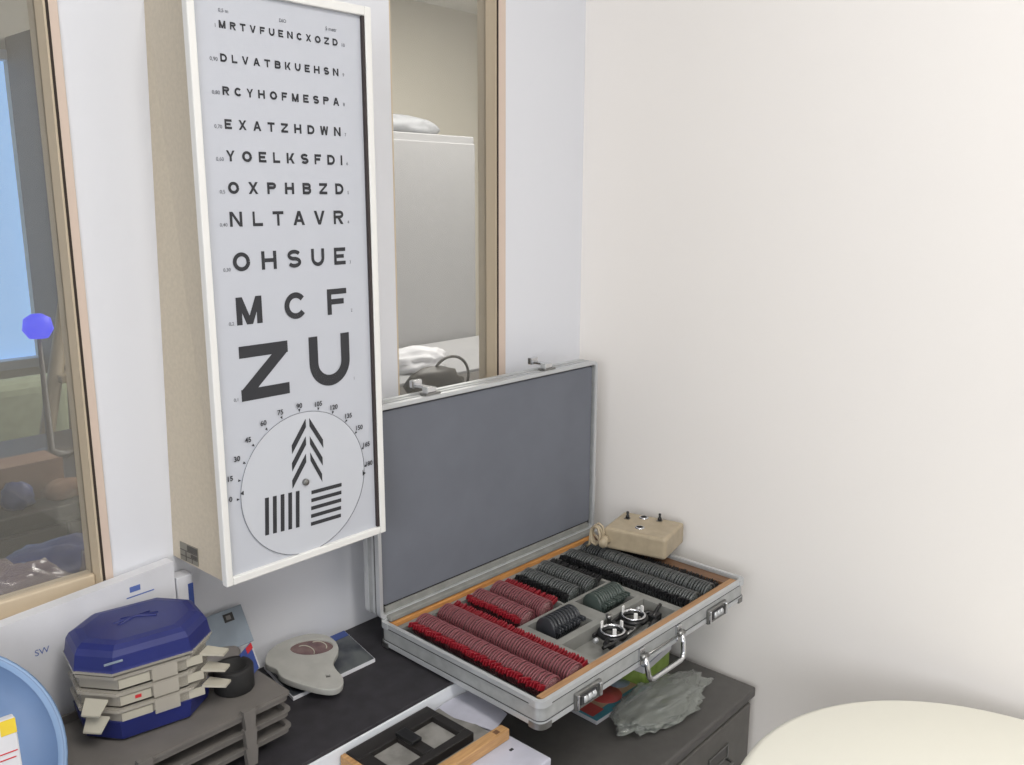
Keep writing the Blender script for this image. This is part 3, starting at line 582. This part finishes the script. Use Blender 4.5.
# ------------------------------------------------------------------ blue dish and pack at the far left
td_ = thing('blue_dish', 'round light blue plastic dish leaning against the carton at the left edge', 'dish', (.186, .970, ZS), 0)
Tt = Tr((0, .0, .119)) @ Rz(-6) @ Rx(56) @ Matrix.Scale(1.24, 4)
b = MB(); b.lathe([(0, -.018), (.07, -.018), (.088, -.012), (.098, .0), (.1025, .004), (.1035, .0025), (.1015, -.001), (.092, -.016), (.072, -.0215), (0, -.0215)], M['tub'], 64, T=Tt); b.obj('bowl', td_)
b = MB(); b.lathe([(.098, .001), (.1035, .0045), (.1055, .003), (.1035, -.0005), (.098, .001)], M['tubr'], 64, T=Tt); b.obj('rim', td_)
pk = thing('white_pack', 'white printed pack with a yellow corner and silver blister in front of the blue dish', 'pack', (.221, .850, ZS), math.radians(-6))
Tp = Rx(-8)
MB().box(-.03, .022, -.006, .006, 0, .205, M['paper'], .0015, T=Tp).obj('pack_body', pk)
b = MB(); b.box(.008, .0218, -.0066, -.0058, .190, .2045, M['yellow'], T=Tp); b.box(-.03, .020, -.0066, -.0058, .172, .173, M['red'], T=Tp); b.box(-.03, .018, -.0066, -.0058, .166, .167, M['red'], T=Tp); b.obj('print', pk)
b = MB()
for q in range(4):
    for r in range(5): b.lathe([(0, .006), (.004, .0048), (.006, .001), (.0062, 0), (0, 0)], M['foil'], 14, T=Tp @ Tr((-.020+q*.0125, -.006, .145-r*.0135)) @ Rx(90))
b.obj('blister', pk)
# ------------------------------------------------------------------ brochure and grey plate
br = thing('brochure', 'dark photo brochure with white page edges lying under the grey plastic plate', 'brochure', (.70, 1.0, ZS))
def quad(mb, pts, z0, z1, m): mb.prism(pts, z0, z1, m)
Bp = [(-.075, -.02), (.071, -.022), (.094, .084), (-.055, .086)]
b = MB(); b.prism(Bp, .0003, .0055, M['paper']); b.obj('pages', br)
b = MB(); b.prism([(-.074, -.0185), (.070, -.0205), (.093, .084), (-.054, .086)], .0056, .0064, M['photo']); cv = b.obj('cover', br)
b = MB(); b.prism([(.03, .066), (.0885, .066), (.0925, .0835), (.03, .0845)], .0065, .0068, M['bluecard']); b.obj('blue_band', cv)
def plate_from(outer, holes, th, bev, res=4):
    cu = bpy.data.curves.new('p', 'CURVE'); cu.dimensions = '2D'; cu.fill_mode = 'BOTH'; cu.extrude = th/2; cu.bevel_depth = bev; cu.bevel_resolution = 2
    for L in [outer]+holes:
        s = cu.splines.new('POLY'); s.points.add(len(L)-1); s.use_cyclic_u = True
        for p, (x, y) in zip(s.points, L): p.co = (x, y, 0, 1)
    return curve_mesh(cu)
def chaikin(L, n=3):
    for _ in range(n):
        R = []
        for i in range(len(L)):
            a, c = L[i], L[(i+1) % len(L)]; R += [(a[0]*.75+c[0]*.25, a[1]*.75+c[1]*.25), (a[0]*.25+c[0]*.75, a[1]*.25+c[1]*.75)]
        L = R
    return L
pdp = thing('plastic_plate', 'grey plastic hand plate with a tinted oval window lying on the brochure', 'occluder', (.685, .945, ZS+.0142), 0, rx=math.atan(.12))
ol = chaikin([(-.048, .120), (-.034, .130), (-.014, .136), (.016, .134), (.042, .124), (.055, .098), (.044, .066), (.018, .050), (.008, .030), (.006, .006), (-.010, -.010), (-.028, -.004), (-.050, .036), (-.060, .066), (-.052, .084), (-.060, .104)], 2)
el = [(.016+.033*math.cos(2*PI*i/40+.0)*math.cos(-.55)-.021*math.sin(2*PI*i/40)*math.sin(-.55), .097+.033*math.cos(2*PI*i/40)*math.sin(-.55)+.021*math.sin(2*PI*i/40)*math.cos(-.55)) for i in range(40)]
sq = [(-.014, .022), (-.006, .018), (-.002, .026), (-.010, .030)]
me = plate_from(ol, [el, sq], .0075, .0012); me.materials.append(M['pd']); o = bpy.data.objects.new('plate_body', me); C.objects.link(o); o.parent = pdp
b = MB(); b.prism([(.016+(x-.016)*1.02, .097+(y-.097)*1.02) for x, y in el], -.0035, .0022, M['pdwin'])
wn = b.obj('oval_window', pdp)
b = MB(); b.tube([(.016+.012*math.cos(a)-.012, .097+.016*math.sin(a), .0024) for a in [PI*.5-.2*i for i in range(14)]], .0008, M['clearw'], 6); b.tube([(.016+.012*math.cos(a)+.010, .095+.014*math.sin(a), .0024) for a in [PI*.5-.2*i for i in range(14)]], .0008, M['clearw'], 6); b.obj('scale_mark', wn)
b = MB(); b.box(-.014, -.002, .018, .030, -.0035, .001, M['blackm']); b.obj('slot', pdp)
b = MB(); b.box(-.035, .04, .098, .116, -.0165, -.0036, M['black'], .002); b.obj('rear_foot', pdp)
# ------------------------------------------------------------------ grey cabinet
ZC = .560
cb = thing('drawer_cabinet', 'low dark grey metal drawer cabinet in the corner below the case', 'cabinet', (0, 0, 0))
CX0, CX1, CY0 = .835, 1.402, .655
b = MB(); b.box(CX0, CX1, CY0+.012, 1.08, .03, ZC-.022, M['cab'], .002); b.box(CX0+.02, CX1-.02, CY0+.04, 1.06, 0, .03, M['black']); b.obj('carcass', cb)
MB().box(CX0-.002, CX1+.002, CY0-.001, 1.082, ZC-.020, ZC, M['cab'], .004).obj('cabinet_top', cb)
for col, (x0, x1) in enumerate(((CX0+.006, 1.106), (1.113, CX1-.014))):
    for k in range(4):
        z1 = ZC-.026-k*.124; z0 = z1-.117; b = MB(); b.box(x0, x1, CY0, CY0+.014, z0, z1, M['cabf'], .0025); dr_ = b.obj('drawer', cb)
        xm = (x0+x1)/2+.02; b = MB(); zm = (z0+z1)/2+.002
        rectring(b, xm-.034, xm+.034, zm-.012, zm+.016, .003, .003, .003, .003, CY0-.003, CY0+.001, M['steel'], .0006); b.box(xm-.031, xm+.031, CY0-.0010, CY0+.001, zm-.009, zm+.013, M['cab']); b.obj('label_holder', dr_)
        b = MB(); b.tube([(xm-.030, CY0-.001, zm-.014), (xm-.030, CY0-.014, zm-.016), (xm+.030, CY0-.014, zm-.016), (xm+.030, CY0-.001, zm-.014)], .0028, M['steel'], 8); b.obj('drawer_pull', dr_)
# pile on the cabinet's right: magazine, clear bag, green pack
mg = thing('magazine', 'teal and red magazine on the cabinet top under the front of the case', 'magazine', (1.105, .80, ZC), math.radians(-2))
MB().box(0, .165, 0, .16, .0005, .0085, M['paper'], .001).obj('pages', mg)
b = MB(); b.box(0, .165, -.0005, .16, .0086, .0094, M['teal']); b.box(.030, .165, .018, .16, .0094, .0098, M['magt']); cv = b.obj('cover', mg)
b = MB(); b.lathe([(0, .0098), (.03, .0098), (.03, .0103), (0, .0103)], M['magr'], 28, T=Tr((.075, .040, 0))); b.box(.004, .035, .012, .06, .0099, .0104, M['magr']); b.lathe([(0, .0098), (.022, .0098), (.022, .0106), (0, .0106)], M['folder'], 28, T=Tr((.125, .050, 0))); b.obj('printed_spots', cv)
b = MB(); blob(b, M['bag'], (0, 0, .020), (.112, .052, .020), 5, .30, 3.0, 5, .001)
for f in b.bm.faces: f.smooth = True
o = b.obj('plastic_bag', loc=(1.212, .742, ZC)); o.rotation_euler = (0, 0, -.06); tag(o, 'crumpled clear plastic bag on the cabinet top below the case handle', 'plastic bag')
b = MB(); b.box(-.055, .055, -.03, .03, 0, .098, M['green'], .010, 3); gp = b.obj('green_packet', loc=(1.300, .835, ZC)); gp.rotation_euler = (0, 0, .1); tag(gp, 'green and white packet standing on the cabinet behind the case handle', 'packet')
b = MB(); b.box(-.056, .056, -.0308, .0308, .035, .062, M['paper'], .003); b.box(-.0562, .0562, -.031, .031, .048, .054, M['folder'], .002); b.obj('white_band', gp)
# ------------------------------------------------------------------ pile in front of the worktop: box, wooden tray, black frame
bx = thing('white_box', 'flat white box with a small blue mark standing below the wooden tray', 'box', (.70, .750, ZC-.56))
MB().box(-.115, .106, -.094, .098, .0005, .7210, M['paperl'], .002).obj('box_body', bx)
b = MB(); b.box(.078, .092, -.012, .004, .7211, .7216, M['bluecard']); b.box(.080, .086, -.045, -.041, .7211, .7216, M['ink']); b.obj('print', bx)
wt = thing('wooden_tray', 'shallow pale wooden tray holding the black double frame in front of the worktop', 'tray', (.700, .796, .7213), 0)
b = MB(); b.box(-.092, .088, -.056, .050, .0003, .004, M['greytop']); b.obj('tray_bottom', wt)
b = MB(); b.box(-.094, .098, -.072, -.056, .0003, .0165, M['twood'], .0012); rl = b.obj('front_rail', wt)
MB().box(.076, .084, -.068, -.060, .0165, .0168, M['darkwood']).obj('stamp', rl)
b = MB(); b.box(-.094, -.086, -.056, .052, .0003, .0165, M['twood'], .0012); b.obj('side_rail', wt)
bf = thing('double_frame', 'black two-window picture frame lying in the wooden tray', 'frame', (.696, .801, .7257), 0)
b = MB(); X0, X1, Y0_, Y1_ = -.082, .062, -.048, .046
for x0, x1, y0_, y1_ in ((X0, X1, Y1_-.026, Y1_), (X0, X1, Y0_, Y0_+.014), (X0, X0+.020, Y0_+.014, Y1_-.026), (X1-.014, X1, Y0_+.014, Y1_-.026), (-.016, .002, Y0_+.014, Y1_-.026)): b.box(x0, x1, y0_, y1_, 0, .0135, M['darkbrown'], .0012)
b.obj('frame_border', bf)
for x0, x1 in ((X0+.020, -.016), (.002, X1-.014)): MB().box(x0, x1, Y0_+.014, Y1_-.026, .003, .006, M['greytop']).obj('window_insert', bf)
b = MB(); b.box(-.016, .002, -.01, .024, .0136, .019, M['black'], .001); b.obj('latch_block', bf)
t = bmesh.new(); 
b = MB(); nx, ny = 14, 10; rings = []
for zoff in (0, .0006):
    rings.append([])
for i in range(nx+1):
    pass
t.free(); t = bmesh.new(); V = {}
cs = [(.768, .849), (.850, .846), (.838, .765), (.795, .750)]
for s_ in (0, 1):
    for i in range(nx+1):
        for j in range(ny+1):
            u, v = i/nx, j/ny
            x = (cs[0][0]*(1-u)+cs[1][0]*u)*(1-v)+(cs[3][0]*(1-u)+cs[2][0]*u)*v; y = (cs[0][1]*(1-u)+cs[1][1]*u)*(1-v)+(cs[3][1]*(1-u)+cs[2][1]*u)*v
            V[s_, i, j] = t.verts.new((x, y, .7235+.004*math.sin(u*3)*(1-v)+.002*math.sin(v*3)-s_*.0006))
for s_ in (0, 1):
    for i in range(nx):
        for j in range(ny):
            f = t.faces.new((V[s_, i, j], V[s_, i+1, j], V[s_, i+1, j+1], V[s_, i, j+1])); f.smooth = True
bmesh.ops.recalc_face_normals(t, faces=t.faces); b.add(t, M['paperl']); o = b.obj('loose_sheet'); tag(o, 'loose curled white sheet between the wooden tray and the left side of the case', 'paper')
# ------------------------------------------------------------------ round cream table
rt = thing('round_table', 'round cream table with soft rounded rim in the lower right corner', 'table', (1.0553, .1693, .006))
r = .316; MB().lathe([(0, .666), (r-.03, .666), (r-.008, .670), (r, .680), (r, .688), (r-.004, .695), (r-.014, .7), (0, .7)], M['cream'], 96).obj('tabletop', rt)
MB().lathe([(0, .03), (.03, .03), (.03, .64), (.09, .665), (0, .665)], M['steel'], 32).obj('pedestal', rt)
MB().lathe([(0, -.006), (.2, -.006), (.2, .006), (.05, .03), (0, .03)], M['steel'], 48).obj('foot_plate', rt)
# ------------------------------------------------------------------ the room behind the glass
dk = thing('dark_desk', 'dark desk with drawers seen through the left window', 'desk', (.3, 2.06, 0))
MB().box(-1.0, 1.0, 0, .7, .72, .75, M['deskd'], .003).obj('desk_top', dk)
b = MB(); b.box(-.99, .99, .03, .68, .02, .719, M['deskd']); b.obj('desk_body', dk)
for x0, x1 in ((-.4, .02), (.03, .44), (.45, .96)):
    b = MB(); b.box(x0, x1, .012, .03, .50, .70, M['deskf'], .003); d = b.obj('drawer', dk); b = MB(); b.box((x0+x1)/2-.05, (x0+x1)/2+.05, .0, .012, .595, .605, M['steel'], .001); b.obj('drawer_pull', d)
cbx = thing('cardboard_box', 'small brown cardboard box on the dark desk behind the left window', 'box', (.715, 2.20, .75), 0)
MB().box(-.09, .06, -.05, .06, 0, .085, M['card'], .001).obj('box_body', cbx); MB().box(-.09, .06, -.052, -.05, .07, .09, M['card']).obj('flap', cbx)
b = MB(); blob(b, M['bluebag'], (0, 0, .03), (.035, .03, .035), 11, .3, 3, 3, 0); o = b.obj('blue_cloth', loc=(.655, 2.11, .75)); tag(o, 'small crumpled blue cloth on the desk in front of the cardboard box', 'cloth')
b = MB(); blob(b, M['card'], (0, 0, .022), (.05, .03, .025), 12, .3, 3, 3, 0); o = b.obj('brown_paper', loc=(.76, 2.11, .75)); tag(o, 'crumpled brown paper on the desk to the right of the blue cloth', 'paper')
ac = thing('armchair', 'pale green upholstered chair seen through the left window behind the desk', 'chair', (1.00, 3.40, 0))
MB().box(-.20, .27, -.06, .06, .45, .81, M['chairc'], .055, 4).obj('backrest', ac); MB().box(-.20, .27, .05, .50, .36, .46, M['chairc'], .04, 3).obj('seat', ac)
for sx in (-.15, .20):
    for y in (.0, .44): MB().lathe([(0, 0), (.018, 0), (.022, .37), (0, .37)], M['deskd'], 12, T=Tr((sx, y, 0))).obj('leg', ac)
wd_ = thing('wardrobe', 'tall brown wardrobe at the far wall seen through the left window', 'wardrobe', (1.76, 3.86, 0))
MB().box(-.30, .32, -.05, .33, 0, 2.1, M['brown'], .004).obj('carcass', wd_)
for x0, x1 in ((-.295, .0), (.008, .315)):
    b = MB(); b.box(x0, x1, -.072, -.051, .08, 2.08, M['brown'], .003); d = b.obj('wardrobe_door', wd_); MB().lathe([(0, 0), (.012, 0), (.014, .02), (0, .024)], M['steel'], 14, T=Tr((x1-.03 if x0 < -.1 else x0+.03, -.073, 1.0)) @ Rx(90)).obj('knob', d)
sl = thing('step_ladder', 'beige folding step frame standing behind the chair seen through the left window', 'step ladder', (.95, 2.83, 0))
b = MB()
for sx in (-.02, .14): b.tube([(sx+.17, 0, 1.22), (sx-.12, 0, .0)], .022, M['ladder'], 8)
b.obj('front_rails', sl); b = MB()
for sx in (-.02, .14): b.tube([(sx+.17, .02, 1.22), (sx+.20, .25, .0)], .018, M['ladder'], 8)
b.obj('back_rails', sl)
for z in (.3, .6, .9): MB().box(-.14+.29*z/1.22, .02+.29*z/1.22, -.05, .05, z-.012, z+.012, M['ladder'], .003).obj('tread', sl)
gl = thing('desk_lamp', 'small lamp with a glowing blue head on the desk seen through the left window', 'lamp', (.875, 2.50, .75))
MB().lathe([(0, .0005), (.055, .0005), (.055, .012), (.010, .018), (.005, .34), (0, .34)], M['deskd'], 24).obj('lamp_stem', gl)
b = MB(); b.lathe([(0, .325), (.024, .328), (.038, .350), (.033, .380), (.014, .392), (0, .393)], M['led'], 24); b.obj('lamp_head', gl)
# counter just behind the partition carrying bags
ct = thing('back_counter', 'counter along the other side of the partition carrying plastic bags', 'counter', (0, 0, 0))
MB().box(-.6, .95, YW+WT+.01, 1.52, .84, .87, M['deskd'], .002).obj('counter_top', ct); MB().box(-.58, .93, YW+WT+.03, 1.50, 0, .84, M['deskf']).obj('counter_body', ct)
b = MB(); blob(b, M['bluebag'], (0, 0, .02), (.12, .085, .034), 21, .25, 2.4, 4, 0.0); o = b.obj('blue_bag', loc=(.475, 1.36, .8703)); tag(o, 'crumpled blue plastic bag on the counter just behind the left window', 'bag')
b = MB(); blob(b, M['pinkbag'], (0, 0, .045), (.095, .040, .060), 22, .3, 2.8, 4, 0.0); o = b.obj('clear_bag', loc=(.335, 1.215, .8703)); tag(o, 'crumpled clear pinkish plastic bag at the lower left of the left window', 'bag')
b = MB(); blob(b, M['pinkbag'], (0, 0, .035), (.026, .022, .055), 23, .3, 2.8, 3, 0.0); o = b.obj('small_clear_bag', loc=(.468, 1.220, .8703)); tag(o, 'small clear bag at the lower right of the left window before the blue bag', 'bag')
# behind the right window
gc = thing('grey_cabinet', 'tall pale grey cabinet seen through the right window', 'cabinet', (2.81, 3.2, 0))
MB().box(-.32, .34, -.10, .35, 0, 1.735, M['greyc'], .004).obj('carcass', gc)
MB().box(-.315, .335, -.112, -.101, .08, 1.70, M['greyc'], .003).obj('cabinet_door', gc)
b = MB(); blob(b, M['greyi'], (0, 0, .03), (.22, .10, .06), 31, .15, 2.0, 3, 0.0); o = b.obj('folded_cloth', loc=(2.82, 3.25, 1.7355)); tag(o, 'folded grey cloth heaped on the tall grey cabinet behind the right window', 'cloth')
b = MB(); b.lathe([(0, 0), (.03, 0), (.034, .02), (.03, .10), (.012, .12), (.012, .15), (0, .15)], M['greyi'], 20); o = b.obj('grey_bottle', loc=(2.56, 3.25, 1.7355)); tag(o, 'slim grey bottle on the left end of the tall grey cabinet', 'bottle')
d2 = thing('side_desk', 'dark side desk in front of the grey cabinet seen through the right window', 'desk', (2.5, 2.45, 0))
MB().box(-.75, .75, 0, .6, .74, .77, M['greyc'], .003).obj('desk_top', d2); MB().box(-.74, .74, .01, .58, .02, .739, M['deskd']).obj('desk_body', d2)
b = MB(); b.box(-.5, .0, -.004, .010, .5, .72, M['deskd'], .003); b.obj('drawer', d2)
b = MB(); blob(b, M['paper'], (0, 0, .03), (.16, .08, .06), 41, .3, 2.4, 4, 0.0); o = b.obj('white_bag', loc=(2.30, 2.62, .7703)); tag(o, 'crumpled white bag on the side desk behind the right window', 'bag')
hb = MB(); pts = [(.07*math.cos(a)+.03, 0, .06+.06*math.sin(a)) for a in [-.9+i*.2 for i in range(26)]]
hb.tube(pts, .004, M['deskd'], 8); blob(hb, M['deskd'], (-.03, 0, .04), (.10, .04, .06), 43, .2, 2, 3, .0); o = hb.obj('dark_bag', loc=(1.62, 1.72, .9005)); tag(o, 'dark bag with a looped strap standing behind the lower right window', 'bag')
c2 = thing('low_cupboard', 'low dark cupboard behind the right window carrying the dark bag', 'cupboard', (1.66, 1.74, 0)); MB().box(-.45, .45, -.2, .2, 0, .87, M['deskf'], .003).obj('carcass', c2); MB().box(-.46, .46, -.21, .21, .8705, .90, M['deskd'], .003).obj('cupboard_top', c2)
# ------------------------------------------------------------------ light
def area(name, loc, rot, sx, sy, watts, col):
    l = bpy.data.lights.new(name, 'AREA'); l.shape = 'RECTANGLE'; l.size = sx; l.size_y = sy; l.energy = watts; l.color = col
    o = bpy.data.objects.new(name, l); C.objects.link(o); o.location = loc; o.rotation_euler = [math.radians(a) for a in rot]; return o
area('ceiling_light', (-.55, -.45, 2.57), (0, 0, 0), 1.2, .5, 9, (1, .98, .95))
area('ceiling_light', (.38, -.50, 2.57), (0, 0, 0), .5, 1.1, 36, (1, .97, .92))
area('daylight_fill', (-2.27, -1.0, 1.75), (0, -90, 0), 1.3, 2.0, 58, (.95, .97, 1.0))  # added fill from the left to brighten the right wall, no known window
area('daylight_fill', (-.4, -3.05, 1.5), (90, 0, 0), 2.4, 1.6, 4, (.82, .90, 1.0))
area('other_room_light', (2.9, 2.5, 2.57), (0, 0, 0), 1.6, 1.2, 85, (1, .97, .90))
wo = bpy.data.worlds.new('World'); bpy.context.scene.world = wo; wo.use_nodes = True; wo.node_tree.nodes['Background'].inputs[0].default_value = (.5, .55, .6, 1); wo.node_tree.nodes['Background'].inputs[1].default_value = .3
# ------------------------------------------------------------------ camera
ya, pi_, ro = math.radians(90-47.9), math.radians(11.93), math.radians(.14)
F = Vector((math.cos(ya)*math.cos(pi_), math.sin(ya)*math.cos(pi_), -math.sin(pi_))); R = Vector((math.sin(ya), -math.cos(ya), 0)); U = R.cross(F)
R, U = R*math.cos(ro)+U*math.sin(ro), -R*math.sin(ro)+U*math.cos(ro)
cam = bpy.data.cameras.new('camera'); cam.sensor_width = 36; cam.lens = 877.4/1024*36; cam.clip_start = .02
co = bpy.data.objects.new('camera', cam); C.objects.link(co)
co.matrix_world = Matrix(((R.x, U.x, -F.x, 0), (R.y, U.y, -F.y, 0), (R.z, U.z, -F.z, 1.45), (0, 0, 0, 1)))
sc = bpy.context.scene; sc.camera = co
sc.view_settings.view_transform = 'Standard'; sc.view_settings.look = 'None'; sc.view_settings.gamma = 1; sc.view_settings.use_curve_mapping = False; sc.view_settings.exposure = -0.3
